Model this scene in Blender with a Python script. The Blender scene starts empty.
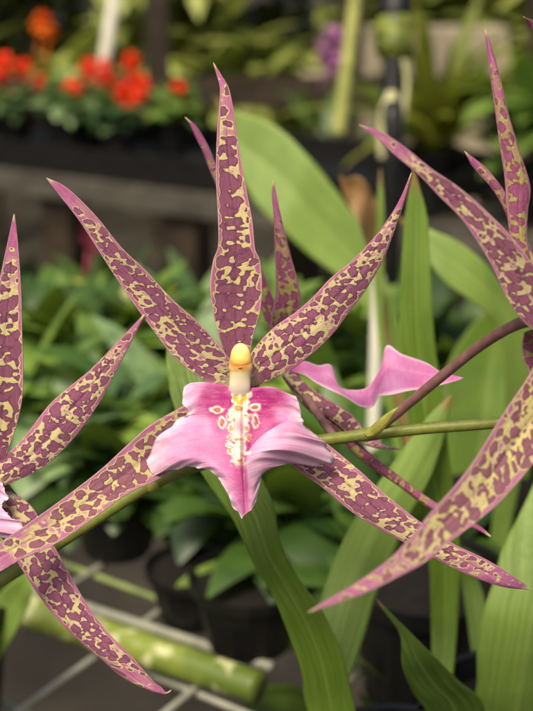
import bpy, math, random
from mathutils import Vector, Euler, noise
R = math.radians
scene = bpy.context.scene
C = bpy.data.collections.new('orchid_house'); scene.collection.children.link(C)

# ------------------------------------------------------------------ camera frame
PITCH = R(20); CAMZ = 1.35
K = 0.19/533/0.45                     # metres per pixel per metre of distance
FW = Vector((0, math.cos(PITCH), -math.sin(PITCH)))
UP = Vector((0, math.sin(PITCH), math.cos(PITCH)))
RT = Vector((1, 0, 0)); CAM = Vector((0, 0, CAMZ))
def P(px, py, d): return CAM + FW*d + RT*((px-266.5)*K*d) + UP*((355.5-py)*K*d)
def atZ(px, py, z):
    v = P(px, py, 1.0)-CAM
    return CAM + v*((z-CAMZ)/v.z)
cd = bpy.data.cameras.new('camera'); cam = bpy.data.objects.new('camera', cd); C.objects.link(cam)
cam.location = CAM; cam.rotation_euler = (math.pi/2-PITCH, 0, 0)
cd.sensor_width = 36; cd.sensor_fit = 'VERTICAL'; cd.sensor_height = 36; cd.lens = 36/(711*K)
cd.clip_start = 0.01; cd.clip_end = 200
cd.dof.use_dof = True; cd.dof.focus_distance = 0.447; cd.dof.aperture_fstop = 10.0
scene.camera = cam

# ------------------------------------------------------------------ light
world = bpy.data.worlds.new('World'); scene.world = world; world.use_nodes = True
nt = world.node_tree
sky = nt.nodes.new('ShaderNodeTexSky'); sky.sky_type = 'NISHITA'; sky.sun_disc = False
SUN_EL, SUN_AZ = R(58), R(205)
sky.sun_elevation = SUN_EL; sky.sun_rotation = SUN_AZ
sky.dust_density = 8.0; sky.air_density = 1.0; sky.ozone_density = 0.4
bg = nt.nodes['Background']; nt.links.new(sky.outputs[0], bg.inputs[0]); bg.inputs[1].default_value = 0.085
ld = bpy.data.lights.new('sun', 'SUN'); ld.energy = 2.0; ld.angle = R(15); ld.color = (1.0, 0.90, 0.67)
sun = bpy.data.objects.new('sun', ld); C.objects.link(sun)
sd = Vector((math.sin(SUN_AZ)*math.cos(SUN_EL), math.cos(SUN_AZ)*math.cos(SUN_EL), math.sin(SUN_EL)))
sun.rotation_euler = sd.to_track_quat('Z', 'Y').to_euler(); sun.location = (0, 0, 5)
vs = scene.view_settings; vs.view_transform = 'Standard'; vs.look = 'None'; vs.gamma = 1; vs.exposure = 0.66
try: scene.cycles.max_bounces = 8
except Exception: pass

# ------------------------------------------------------------------ helpers
def hexl(h):
    h = h.lstrip('#'); o = []
    for i in (0, 2, 4):
        c = int(h[i:i+2], 16)/255
        o.append(c/12.92 if c <= .04045 else ((c+.055)/1.055)**2.4)
    return tuple(o)+(1,)
class N:
    """small helper for node materials"""
    def __init__(s, name, rough=.5, spec=.4):
        s.m = bpy.data.materials.new(name); s.m.use_nodes = True; s.t = s.m.node_tree
        s.b = s.t.nodes['Principled BSDF']; s.b.inputs['Roughness'].default_value = rough
        s.b.inputs['Specular IOR Level'].default_value = spec
        s.out = s.t.nodes['Material Output']
    def n(s, typ, **kw):
        nd = s.t.nodes.new(typ)
        for k, v in kw.items(): setattr(nd, k, v)
        return nd
    def put(s, sock, v):
        if hasattr(v, 'is_linked') or isinstance(v, bpy.types.NodeSocket): s.t.links.new(v, sock)
        else: sock.default_value = v
    def math(s, op, a, b=0.0, clamp=False):
        nd = s.n('ShaderNodeMath', operation=op, use_clamp=clamp); s.put(nd.inputs[0], a); s.put(nd.inputs[1], b); return nd.outputs[0]
    def smooth(s, v, a, b, lo=0.0, hi=1.0):
        nd = s.n('ShaderNodeMapRange', interpolation_type='SMOOTHSTEP'); s.put(nd.inputs[0], v)
        s.put(nd.inputs[1], a); s.put(nd.inputs[2], b); nd.inputs[3].default_value = lo; nd.inputs[4].default_value = hi; return nd.outputs[0]
    def mix(s, f, a, b, mode='MIX'):
        nd = s.n('ShaderNodeMix', data_type='RGBA', blend_type=mode); s.put(nd.inputs[0], f); s.put(nd.inputs[6], a); s.put(nd.inputs[7], b); return nd.outputs[2]
    def noise(s, vec, scale, detail=2.0, rough=.5):
        nd = s.n('ShaderNodeTexNoise'); s.put(nd.inputs['Vector'], vec) if vec is not None else None
        nd.inputs['Scale'].default_value = scale; nd.inputs['Detail'].default_value = detail; nd.inputs['Roughness'].default_value = rough; return nd
    def mapping(s, vec, sc=(1, 1, 1), loc=(0, 0, 0)):
        nd = s.n('ShaderNodeMapping'); s.put(nd.inputs[0], vec); nd.inputs['Scale'].default_value = sc; nd.inputs['Location'].default_value = loc; return nd.outputs[0]
    def uv(s): return s.n('ShaderNodeTexCoord').outputs['UV']
    def obj(s): return s.n('ShaderNodeTexCoord').outputs['Object']
    def attr(s, name): return s.n('ShaderNodeAttribute', attribute_name=name)
    def color(s, c, transl=0.0, tcol=None):
        s.put(s.b.inputs['Base Color'], c)
        if transl > 0:
            tr = s.n('ShaderNodeBsdfTranslucent'); s.put(tr.inputs[0], tcol if tcol is not None else c)
            mx = s.n('ShaderNodeMixShader'); mx.inputs[0].default_value = transl
            s.t.links.new(s.b.outputs[0], mx.inputs[1]); s.t.links.new(tr.outputs[0], mx.inputs[2]); s.t.links.new(mx.outputs[0], s.out.inputs[0])
            s.tr = tr
    def bump(s, h, strength, dist):
        nd = s.n('ShaderNodeBump'); nd.inputs['Strength'].default_value = strength; nd.inputs['Distance'].default_value = dist
        s.put(nd.inputs['Height'], h); s.t.links.new(nd.outputs[0], s.b.inputs['Normal'])

# --- spot field: an activator-inhibitor pattern grown on a tile, sampled per petal vertex
import numpy as np
TILE = 512; PXCM = 44.0
def grow(seedn, lam, w0, wv, wig):
    """cells parted by a broken, uneven network: positive inside a blotch, negative in the network"""
    rg = np.random.RandomState(seedn); f = np.fft.fftfreq(TILE)*2*math.pi; k2 = f[:, None]**2+f[None, :]**2
    def band(s1, s2=None):
        q = np.exp(-k2*s1*s1/2) - (np.exp(-k2*s2*s2/2) if s2 else 0)
        c = np.fft.ifft2(np.fft.fft2(rg.randn(TILE, TILE))*q).real; return c/c.std()
    nside = int(round(TILE/lam)); st = TILE/nside; pts = []
    for i in range(nside):
        for j in range(nside):
            if rg.rand() < .12: continue
            pts.append(((i+.5+rg.uniform(-.48, .48))*st, (j+.5+rg.uniform(-.48, .48))*st))
    gx, gy = np.meshgrid(np.arange(TILE), np.arange(TILE), indexing='ij')
    gx = gx+band(lam*.30)*lam*.13+band(lam*.13)*lam*.05; gy = gy+band(lam*.30)*lam*.13+band(lam*.13)*lam*.05
    F1 = np.full((TILE, TILE), 1e9); F2 = F1.copy()
    for (x, y) in pts:
        dx = np.abs(gx-x) % TILE; dx = np.minimum(dx, TILE-dx); dy = np.abs(gy-y) % TILE; dy = np.minimum(dy, TILE-dy)
        d = np.sqrt(dx*dx+dy*dy); F2 = np.minimum(F2, np.maximum(F1, d)); F1 = np.minimum(F1, d)
    e = (F2-F1)/2; e = np.fft.ifft2(np.fft.fft2(e)*np.exp(-k2*(lam*.095)**2/2)).real
    w = lam*(w0+wv*band(lam*.45))
    nz = band(lam*.10, lam*.22)
    return (e-w)/(.12*lam)+wig*nz
FIELDS = {'blotch': grow(3, 15.5, .092, .022, .22), 'bar': grow(8, 18.5, .070, .034, .28), 'net': grow(12, 17.5, .100, .024, .24)}
def sample(fd, x, y):
    x = x % TILE; y = y % TILE; i, j = int(x), int(y); fx, fy = x-i, y-j; i1, j1 = (i+1) % TILE, (j+1) % TILE
    return (fd[i, j]*(1-fx)+fd[i1, j]*fx)*(1-fy)+(fd[i, j1]*(1-fx)+fd[i1, j1]*fx)*fy

def petal_material(name, ground, blotch, cream, t0, t1, mag=.5, under=False):
    """maroon blotches (field > threshold), cream rims, magenta ground taking over towards tip and margin"""
    m = N(name, .40, .4)
    uv = m.uv(); a = m.attr('pt'); sep = m.n('ShaderNodeSeparateColor'); m.put(sep.inputs[0], a.outputs['Color'])
    t, e = sep.outputs[0], sep.outputs[1]
    x = m.attr('pat').outputs['Fac']
    jag = m.math('SUBTRACT', m.noise(uv, 8.0, 3.0, .6).outputs['Fac'], .5)
    x = m.math('ADD', x, m.math('MULTIPLY', jag, .85))
    lowf = m.noise(uv, 1.3, 2.0).outputs['Fac']
    tt = m.math('ADD', t, m.math('MULTIPLY', m.math('SUBTRACT', lowf, .5), .5))
    # threshold climbs towards the tip and margins: blotches thin out gradually
    thr = m.math('ADD', m.smooth(tt, t0, t1, 0, 2.9), m.math('MULTIPLY', m.smooth(e, .72, .96), m.smooth(t, .05, .4, .35, 2.0)))
    y = m.math('SUBTRACT', x, thr)
    fine = m.noise(m.mapping(uv, (24, 2.2, 1)), 1.0, 2.0).outputs['Fac']
    spk = m.noise(uv, 48, 1.0).outputs['Fac']
    big = m.noise(uv, 2.0, 2.0).outputs['Fac']
    bl = m.mix(m.smooth(fine, .35, .7), hexl(blotch[0]), hexl(blotch[1]))
    bl = m.mix(m.math('MULTIPLY', m.smooth(y, .2, .75, 1, 0), .8), bl, hexl(blotch[2]))
    bl = m.mix(m.smooth(spk, .55, .8, 0, .3), bl, hexl('#b78b98'))
    gr = m.mix(m.smooth(fine, .3, .7), hexl(ground[0]), hexl(ground[1]))
    gr = m.mix(m.smooth(spk, .5, .8, 0, .35), gr, hexl('#d3a5be'))
    cr = m.mix(m.smooth(big, .40, .62), hexl(cream[0]), hexl(cream[1]))
    # magenta where far from a blotch, or in patches, more so up the petal
    zone = m.math('MAXIMUM', m.smooth(tt, t0-.18, t1-.10), m.math('MAXIMUM', m.smooth(e, .66, .82, 0, .95), m.smooth(big, 1.02-mag, 1.10-mag)))
    off = m.math('MULTIPLY', m.smooth(y, -.45, -.75), zone)
    lines = m.mix(off, cr, gr)
    lines = m.mix(m.smooth(spk, .55, .8, 0, .25), lines, hexl('#c98ea0'))
    col = m.mix(m.smooth(y, -.10, .10), lines, bl)
    col = m.mix(m.smooth(t, t1-.02, t1+.10), col, gr)
    col = m.mix(m.smooth(e, .93, .99, 0, .8), col, hexl('#d9b4b0'))
    col = m.mix(m.smooth(t, .965, .995), col, hexl('#d8c79a'))
    if not under: col = m.mix(m.smooth(t, .07, .0, 0, .75), col, hexl('#d9c9a0'))
    m.color(col, .18)
    veins = m.noise(m.mapping(uv, (12, .5, 1)), 1.0, 1.0).outputs['Fac']
    h = m.math('ADD', m.math('MULTIPLY', veins, .55), m.math('MULTIPLY', m.noise(uv, 30, 2.0).outputs['Fac'], .9))
    h = m.math('ADD', h, m.smooth(y, -.2, .2, 0, .35))
    m.bump(h, .8, .0008)
    m.put(m.b.inputs['Roughness'], m.smooth(spk, .3, .7, .52, .30))
    return m.m
PET = petal_material('spotted_petal', ('#b05688', '#c2709f'), ('#8e4d6e', '#9c5c79', '#74365a'), ('#d9cd90', '#d8c49c'), .62, 1.08, .50)
SEP = petal_material('spotted_sepal', ('#b0588a', '#c272a1'), ('#8f506c', '#9c6078', '#76385c'), ('#d9cd90', '#d8c49c'), .70, 1.1, .54)
SEPN = petal_material('broad_spotted_sepal', ('#b4628e', '#c67ca4'), ('#93596a', '#a06c76', '#864a62'), ('#dbd088', '#d9c696'), .62, 1.05, .54)
DOR = petal_material('barred_sepal', ('#aa5484', '#ba6898'), ('#864864', '#935670', '#6e3252'), ('#d9cc88', '#d6c494'), .66, 1.05, .42)
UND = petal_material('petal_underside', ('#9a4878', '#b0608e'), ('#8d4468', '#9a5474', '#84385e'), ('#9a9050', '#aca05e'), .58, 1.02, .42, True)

def lip_material():
    m = N('pink_lip', .38, .35)
    c = m.attr('tint').outputs['Color']; uv = m.uv()
    v = m.noise(m.mapping(uv, (1.6, 75, 1)), 1.0, 3.0).outputs['Fac']
    col = m.mix(m.smooth(v, .50, .70, 0, .18), c, hexl('#c2589c'), 'MULTIPLY')
    s2 = m.noise(m.obj(), 2600, 2.0).outputs['Fac']; col = m.mix(m.smooth(s2, .55, .75, 0, .22), col, hexl('#f2dcea'))
    m.color(col, .22)
    m.b.inputs['Sheen Weight'].default_value = .15
    m.bump(m.math('ADD', m.math('MULTIPLY', m.noise(m.mapping(uv, (1.4, 40, 1)), 1.0, 2.0).outputs['Fac'], .8), m.math('MULTIPLY', s2, .6)), .5, .0007)
    return m.m
LIP = lip_material()
def tint_material(name, rough=.4, transl=.1):
    m = N(name, rough, .4); m.color(m.attr('tint').outputs['Color'], transl)
    m.bump(m.noise(m.obj(), 1500, 2.0).outputs['Fac'], .2, .0003); return m.m
COL = tint_material('waxy_column')

def leaf_material(name, c1, c2, c3, transl=.25, rough=.42):
    m = N(name, rough, .4)
    uv = m.uv()
    st = m.noise(m.mapping(uv, (5.5, .12, 1)), 1.0, 3.0).outputs['Fac']
    fine = m.noise(m.mapping(uv, (22, .25, 1)), 1.0, 1.0).outputs['Fac']
    bl = m.noise(uv, .35, 3.0).outputs['Fac']
    col = m.mix(m.smooth(st, .35, .65), hexl(c1), hexl(c2))
    col = m.mix(m.smooth(bl, .35, .7, 0, .7), col, hexl(c3))
    col = m.mix(m.smooth(fine, .5, .75, 0, .25), col, hexl('#a9b86a'))
    a = m.attr('pt'); sep = m.n('ShaderNodeSeparateColor'); m.put(sep.inputs[0], a.outputs['Color'])
    col = m.mix(m.smooth(sep.outputs[1], .10, .02, 0, .22), col, hexl('#a6b56a'))
    sp = m.noise(uv, 3.2, 4.0, .65).outputs['Fac']; sp2 = m.noise(uv, 9, 2.0).outputs['Fac']
    col = m.mix(m.smooth(sp, .66, .72, 0, .6), col, hexl('#8a7a3c')); col = m.mix(m.smooth(sp2, .70, .74, 0, .5), col, hexl('#b8b88a'))
    col = m.mix(m.smooth(sep.outputs[0], .955, .985, 0, .8), col, hexl('#8a6a3c'))
    m.put(m.b.inputs['Roughness'], m.smooth(sp, .3, .7, .55, .34))
    m.color(col, transl, m.mix(.5, col, hexl('#a8b838')))
    m.bump(m.math('ADD', st, m.math('MULTIPLY', fine, .6)), .5, .0012)
    return m.m
LEAF = leaf_material('strap_leaf_green', '#5c7a22', '#6c8a2a', '#527020')
LEAFP = leaf_material('pale_leaf_green', '#7a9640', '#8aa64e', '#6e8a3a')
LEAFD = leaf_material('deep_leaf_green', '#42591c', '#4e6824', '#38501c')
def stem_material(name, c1, c2, c3, sc=260):
    m = N(name, .42, .4)
    o = m.obj(); n1 = m.noise(o, sc, 3.0).outputs['Fac']; n2 = m.noise(o, sc*9, 2.0).outputs['Fac']
    col = m.mix(m.smooth(n1, .38, .62), hexl(c1), hexl(c2)); col = m.mix(m.smooth(n2, .52, .7, 0, .7), col, hexl(c3))
    m.color(col, .05); m.bump(n2, .3, .0004); return m.m
STEM = stem_material('olive_stem', '#6d7a30', '#7e8438', '#6a5a34')
PED = stem_material('mauve_pedicel', '#7d5a54', '#8d6664', '#6b4048')
BRACT = stem_material('dry_bract', '#8f8e40', '#a8a250', '#7a7c36')
def foliage_material(name, dark, light, transl=.3):
    m = N(name, .42, .45)
    a = m.attr('tint').outputs['Color']; sep = m.n('ShaderNodeSeparateColor'); m.put(sep.inputs[0], a)
    col = m.mix(sep.outputs[0], hexl(dark), hexl(light))
    col = m.mix(m.smooth(m.noise(m.obj(), 60, 2.0).outputs['Fac'], .4, .7, 0, .5), col, hexl(dark))
    m.color(col, transl, m.mix(.4, col, hexl('#a8c030'))); return m.m
FO1 = foliage_material('foliage_mid', '#466826', '#94b050')
FO2 = foliage_material('foliage_dark', '#26401c', '#55742e')
FO3 = foliage_material('foliage_blue', '#44663c', '#98b47c')
FO4 = foliage_material('foliage_yellow', '#5c6a20', '#b0b04a')
HED = foliage_material('hedge_leaf', '#74843a', '#d8de80')
def plain(name, c1, c2, sc=20, rough=.6, spec=.3, detail=4.0, b=.2):
    m = N(name, rough, spec); n1 = m.noise(m.obj(), sc, detail).outputs['Fac']
    m.color(m.mix(m.smooth(n1, .3, .7), hexl(c1), hexl(c2))); m.bump(n1, b, .002); return m.m
BLACKP = plain('black_plastic', '#0c0c0c', '#181716', 40, .45, .4)
WOOD = plain('weathered_wood', '#3e3b36', '#5a564c', 14)
DWOOD = plain('dark_timber', '#2c241c', '#40362a', 12)
WIRE = plain('galvanised_wire', '#86877a', '#9c9c8c', 60, .5, .5)
WIREG = plain('algae_wire', '#6f8048', '#8a9a5c', 60, .5, .4)
FLOOR = plain('weed_mat_floor', '#26231e', '#3a342c', 6, .85)  # dark weed mat over the ground
WHITE = plain('white_plastic', '#c4c2b2', '#d6d3c4', 20, .5)
YEL = plain('yellow_plastic', '#c8a020', '#d8b030', 30, .5)
RED = plain('red_bloom', '#e42a0a', '#f84a1a', 90, .6)
ORG = plain('orange_bloom', '#e0600c', '#f07c18', 90, .6)
PUR = plain('violet_bloom', '#96508c', '#b070a8', 90, .6)
CRIM = plain('crimson_bract', '#6a1c30', '#8e3048', 60, .5)
WALLM = plain('pale_block', '#8d8270', '#b0a48c', 3, .9)
DRY = leaf_material('dried_leaf', '#a07c50', '#b8946a', '#8a6440', .2)
SOIL = plain('bark_mix', '#0f0c09', '#1a140e', 120, .9)
def cane_material():
    m = N('green_cane', .4, .45); o = m.obj()
    n1 = m.noise(o, 22, 3.0).outputs['Fac']; n2 = m.noise(o, 55, 3.0).outputs['Fac']
    col = m.mix(m.smooth(n1, .4, .6), hexl('#5a6c28'), hexl('#7f8c3a')); col = m.mix(m.smooth(n2, .50, .62), col, hexl('#bdbf8c'))
    m.color(col, .05); m.bump(n2, .2, .001); return m.m
CANE = cane_material()

# ------------------------------------------------------------------ objects
def mesh_obj(name, V, F, mats, parent=None, org=None, uvs=None, cols=None, colname='tint', mi=None, smooth=True):
    if org is None: org = Vector((0, 0, 0))
    me = bpy.data.meshes.new(name); me.from_pydata([tuple(Vector(v)-org) for v in V], [], F)
    if not isinstance(mats, (list, tuple)): mats = [mats]
    for mt in mats: me.materials.append(mt)
    if smooth: me.polygons.foreach_set('use_smooth', [True]*len(me.polygons))
    if mi: me.polygons.foreach_set('material_index', mi)
    if uvs:
        ul = me.uv_layers.new(name='UVMap'); d = []
        for l in me.loops: d += uvs[l.vertex_index]
        ul.data.foreach_set('uv', d)
    if cols:
        ca = me.color_attributes.new(colname, 'FLOAT_COLOR', 'POINT'); d = []
        for c in cols: d += [c[0], c[1], c[2], 1.0]
        ca.data.foreach_set('color', d)
    me.update()
    o = bpy.data.objects.new(name, me); C.objects.link(o)
    if parent is not None: o.parent = parent
    else: o.location = org
    return o
def thing(name, loc, label, cat, group=None, rz=0):
    o = bpy.data.objects.new(name, None); o.empty_display_size = .02; C.objects.link(o); o.location = loc; o.rotation_euler = (0, 0, rz)
    o['label'] = label; o['category'] = cat
    if group: o['group'] = group
    return o
def tag(o, label, cat, group=None):
    o['label'] = label; o['category'] = cat
    if group: o['group'] = group
    return o
def cr1(p0, p1, p2, p3, t):
    return .5*((2*p1)+(-p0+p2)*t+(2*p0-5*p1+4*p2-p3)*t*t+(-p0+3*p1-3*p2+p3)*t**3)
def spline(pts, n):
    """n+1 samples along Catmull-Rom through tuples of numbers"""
    out = []; m = len(pts)-1
    for i in range(n+1):
        u = i/n*m; k = min(int(u), m-1); t = u-k
        a = pts[max(k-1, 0)]; b = pts[k]; c = pts[k+1]; d = pts[min(k+2, m)]
        if k == 0: a = tuple(2*x-y for x, y in zip(b, c))
        if k == m-1: d = tuple(2*y-x for x, y in zip(b, c))
        out.append(tuple(cr1(*q, t) for q in zip(a, b, c, d)))
    return out
seed = [0]
def blade(name, rows, dep, mats, parent, org, n=70, m=22, cup=.12, thick=.0009, wav=0.0, tip_first=True, uvcm=True, fold=0.0, field=None, fs=1.0, ax=1.0):
    if mats[0] in (PET, SEP, SEPN, UND, DOR):
        field = {PET: 'blotch', SEP: 'blotch', SEPN: 'net', UND: 'net', DOR: 'bar'}[mats[0]]; n = int(n*2.2); m = int(m*1.7); thick *= 1.35
        if mats[0] is DOR: ax = .60; fs = 1.0
        if mats[0] is SEPN: fs = .85
    """closed thin blade; rows = (xl,yl,xr,yr) from tip to base (image measures), dep = distances (or pairs l,r) per row"""
    seed[0] += 1; rnd = random.Random(seed[0]); ou, ov = rnd.uniform(0, 40), rnd.uniform(0, 40)
    full = []
    nd = len(dep)
    dd = spline([(x if isinstance(x, tuple) else (x, x)) for x in dep], len(rows)-1) if nd != len(rows) else [(x if isinstance(x, tuple) else (x, x)) for x in dep]
    for r, d in zip(rows, dd): full.append(tuple(r)+tuple(d))
    S = spline(full, n)
    G = []; L = 0; prev = None; lens = []
    for i, (xl, yl, xr, yr, dl, dr) in enumerate(S):
        a = P(xl, yl, dl); b = P(xr, yr, dr); c = (a+b)/2
        if prev is not None: L += (c-prev).length
        prev = c; lens.append(L); wdt = (b-a).length
        row = []
        for j in range(m+1):
            s = j/m; q = 2*s-1
            p = a.lerp(b, s)
            z = cup*wdt*(1-q*q) + fold*wdt*(1-abs(q)) + (.035*wdt*math.exp(-(q/.13)**2) if fold == 0 else 0)
            if wav: z += wav*wdt*abs(q)**2*math.sin(L*260+(0 if q > 0 else 2.1)+ou)+wav*.6*wdt*math.sin(L*110+ov+q)
            row.append(p+FW*z)
        G.append((row, wdt))
    V = []; uvs = []; cols = []; F = []; mi = []
    W = m+1; nn = n+1
    norms = []
    for i in range(nn):
        for j in range(W):
            i0, i1, j0, j1 = max(i-1, 0), min(i+1, n), max(j-1, 0), min(j+1, m)
            nv = (G[i1][0][j]-G[i0][0][j]).cross(G[i][0][j1]-G[i][0][j0])
            if nv.length < 1e-12: nv = -FW.copy()
            nv.normalize()
            if nv.dot(FW) > 0 and fold == 0: nv = -nv
            norms.append(nv)
    for side in (0, 1):
        for i in range(nn):
            row, wdt = G[i]
            for j in range(W):
                q = 2*j/m-1; nv = norms[i*W+j]
                th = thick*(0.25+.75*(1-q*q))*(.5+.5*min(1, wdt/.006))
                V.append(row[j]+nv*(th/2 if side == 0 else -th/2))
                uvs.append([q*wdt*50+ou+side*7, (L-lens[i])*100+ov])
                cols.append((1-lens[i]/L if tip_first else lens[i]/L, abs(q), side))
    off = nn*W
    for i in range(n):
        for j in range(m):
            a, b, c, d = i*W+j, i*W+j+1, (i+1)*W+j+1, (i+1)*W+j
            F.append((a, b, c, d)); mi.append(0); F.append((off+d, off+c, off+b, off+a)); mi.append(1 if len(mats) > 1 else 0)
    pats = []
    if field:
        fd = FIELDS[field]; fx0, fy0 = rnd.uniform(0, TILE), rnd.uniform(0, TILE); vals = []
        for i in range(nn):
            wdt = G[i][1]
            for j in range(W):
                q = 2*j/m-1; vals.append(sample(fd, q*wdt*50*PXCM*fs*ax+fx0, (L-lens[i])*100*PXCM*fs+fy0))
        mu = sum(vals)/len(vals); pats = vals+vals
    def rim(a, b): F.append((a, off+a, off+b, b)); mi.append(0)
    for i in range(n): rim((i+1)*W, i*W); rim(i*W+m, (i+1)*W+m)
    for j in range(m): rim(j, j+1); rim(n*W+j+1, n*W+j)
    o = mesh_obj(name, V, F, list(mats), parent, org, uvs, cols, 'pt', mi)
    if pats:
        at = o.data.attributes.new('pat', 'FLOAT', 'POINT'); at.data.foreach_set('value', pats)
    return o
def tube(name, pts, rad, mat, parent, org, n=40, k=14, knots=()):
    """tapered tube through world points"""
    S = spline([tuple(p)+(r,) for p, r in zip(pts, rad)], n)
    V = []; F = []; ref = Vector((.3, .2, 1)).normalized()
    for i, s in enumerate(S):
        p = Vector(s[:3]); q0 = Vector(S[max(i-1, 0)][:3]); q1 = Vector(S[min(i+1, n)][:3]); t = (q1-q0).normalized()
        u = t.cross(ref).normalized(); v = t.cross(u); r = s[3]
        for (kp, kw, kh) in knots: r *= 1+kh*math.exp(-((i/n-kp)/kw)**2)
        for a in range(k):
            an = 2*math.pi*a/k; V.append(p+(u*math.cos(an)+v*math.sin(an))*r)
    for i in range(n):
        for a in range(k): F.append((i*k+a, i*k+(a+1) % k, (i+1)*k+(a+1) % k, (i+1)*k+a))
    F.append(tuple(range(k-1, -1, -1))); F.append(tuple(n*k+a for a in range(k)))
    return mesh_obj(name, V, F, mat, parent, org)

# ================================================================== THE ORCHID SPRAY
D0 = .45
spray_org = P(-40, 610, .478)
spray = thing('orchid_spray', spray_org, 'arching orchid spray with leopard spotted star flowers in sharp focus across the picture', 'orchid')
CS = 2.665
def LP(cx, cy, z): return P(140+cx/CS, 330+cy/CS, D0-z/CS*K*D0)          # lip measures: enlarged pixels, z towards the viewer

def lip_mesh(name, parent, org, xf=None):
    L = [  # spine, mid, mid, margin   (left side, from throat to point)
     [(252,152,2),(246,151,3),(240,150,2),(233,150,0)],
     [(258,162,6),(215,152,14),(165,140,16),(128,143,6)],
     [(262,182,12),(215,178,14),(155,175,16),(113,188,10)],
     [(264,208,20),(215,208,18),(160,212,18),(126,222,10)],
     [(265,238,30),(215,240,26),(140,240,16),(85,252,2)],
     [(265,270,40),(210,275,38),(115,278,24),(33,308,-8)],
     [(265,305,50),(200,318,50),(100,335,32),(14,388,-26)],
     [(266,335,58),(210,338,60),(145,345,46),(88,371,-2)],
     [(268,362,64),(225,360,68),(180,358,58),(150,366,26)],
     [(271,390,68),(245,383,74),(215,378,70),(195,381,48)],
     [(274,420,70),(256,418,76),(240,418,74),(226,421,62)],
     [(277,460,68),(266,460,72),(256,462,70),(246,466,62)],
     [(281,490,62),(278,493,63),(275,497,62),(271,502,60)]]
    Rr = [
     [(280,152,2),(286,153,3),(293,156,2),(300,160,0)],
     [(276,164,6),(312,158,14),(355,152,16),(391,166,6)],
     [(272,184,12),(315,182,12),(380,182,14),(424,195,8)],
     [(269,208,20),(315,208,14),(375,210,12),(428,228,4)],
     [(267,238,30),(318,240,20),(372,244,22),(402,240,34),(434,240,26)],
     [(267,270,38),(308,272,26),(348,262,34),(384,246,74),(418,250,64),(443,263,34)],
     [(267,305,46),(292,310,34),(314,298,40),(342,270,90),(410,270,80),(482,290,28)],
     [(268,335,52),(282,336,40),(293,327,46),(312,298,100),(400,292,92),(498,310,10)],
     [(270,362,58),(278,358,48),(285,350,54),(296,324,106),(395,315,100),(517,352,-14)],
     [(272,390,62),(277,384,54),(281,376,60),(287,352,106),(345,335,104),(470,362,2)],
     [(275,420,64),(279,412,62),(283,402,72),(290,384,98),(325,370,94),(385,357,48)],
     [(278,460,64),(283,448,66),(289,438,76),(306,424,82),(330,377,70)],
     [(281,490,62),(288,485,64),(297,478,66),(309,455,66)]]
    nr, nc = 130, 46
    def grid(side):
        ribs = [spline([tuple(p) for p in r], nc) for r in side]
        cols = []
        for j in range(nc+1): cols.append(spline([ribs[i][j] for i in range(len(ribs))], nr))
        return [[cols[j][i] for j in range(nc+1)] for i in range(nr+1)]
    A, B = grid(L), grid(Rr)
    spots = [(205,213,15,8,0),(220,246,9,13,0),(307,206,13,8,0),(307,243,8,17,0),(241,262,6,11,1),(238,286,6,5,1),(262,208,14,9,1),(284,262,6,9,1),
             (264,291,15,6,1),(240,324,6,9,1),(267,347,8,6,1),(290,288,6,7,1),(252,240,5,7,1),(281,226,5,6,1),(233,306,5,5,1),(236,232,4,8,0)]
    deep, mid, pale, rimc = hexl('#b4257c'), hexl('#d274ae'), hexl('#e6a4d0'), hexl('#f3d8e8')
    white, yel, brn, org_ = hexl('#f0e6d8'), hexl('#e8b818'), hexl('#b0503c'), hexl('#d89038')
    def lerp(a, b, f): f = max(0, min(1, f)); return tuple(a[q]+(b[q]-a[q])*f for q in range(3))
    def ss(a, b, x): x = max(0, min(1, (x-a)/(b-a))); return x*x*(3-2*x)
    def pig(cx, cy, s, right, u):
        n1 = noise.noise((cx*.03, cy*.03, 1.7)); n2 = noise.noise((cx*.09, cy*.09, 4.2)); n3 = noise.noise((cx*.06, cy*.06, 7.7)); n4 = noise.noise((cx*.06, cy*.06, 2.1))
        c = lerp(mid, pale, ss(.25, .75, s+.2*n1))
        dd = math.hypot((cx-(222 if not right else 325))/82, (cy-(200 if not right else 192))/66)
        c = lerp(c, deep, (1-ss(.3, 1.25, dd+.3*n1)))
        if u > .45: c = lerp(c, deep, (1-ss(0, .42, s))*.55*(1-ss(.8, 1, u)))
        ang = u*150+n1*3
        c = lerp(c, lerp(deep, mid, .35), .08*max(0, math.sin(ang*1.9+s*2))**3*(1-ss(.7, 1, s)))
        c = lerp(c, rimc, ss(.66, 1.0, s+.08*n2)*(.85 if u > .22 else .5)); c = lerp(c, rimc, ss(.93, .99, s)*.7)
        if right and u > .3:
            k = ss(.30, .40, u)*(1-ss(.86, .95, u)); c0 = lerp(deep, mid, .45+.3*n1); c1 = lerp(pale, rimc, .25+.4*n1)
            c1 = lerp(c1, mid, .12*max(0, math.sin(u*190+n1*4))**3)
            c = lerp(c, lerp(lerp(c0, c1, ss(.42, .62, s)), rimc, ss(.9, 1, s)*.8), k)
        # white crest down the middle
        hw = 29-6*ss(240, 330, cy)+12*n2*2+8*n3
        f = (1-ss(hw*.62, hw, abs(cx-265)))*(1-ss(345, 372, cy))
        if 228 < cy < 285: f *= 1-.75*math.exp(-((cx-266)/13)**2-((cy-256)/18)**2)
        c = lerp(c, white, f)
        for (sx, sy, rx, ry, k) in spots:
            d = math.hypot((cx-sx+3*n3)/(rx*.86), (cy-sy+3*n4)/(ry*.86))+.35*n2
            if d < 2.1:
                c = lerp(c, white, 1-ss(1.2, 1.65, d))
                c = lerp(c, org_ if k else brn, 1-ss(.75, 1.05, d))
                c = lerp(c, lerp(yel, white, .5) if k else hexl('#d08a80'), (1-ss(.2, .6, d))*.6)
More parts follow.
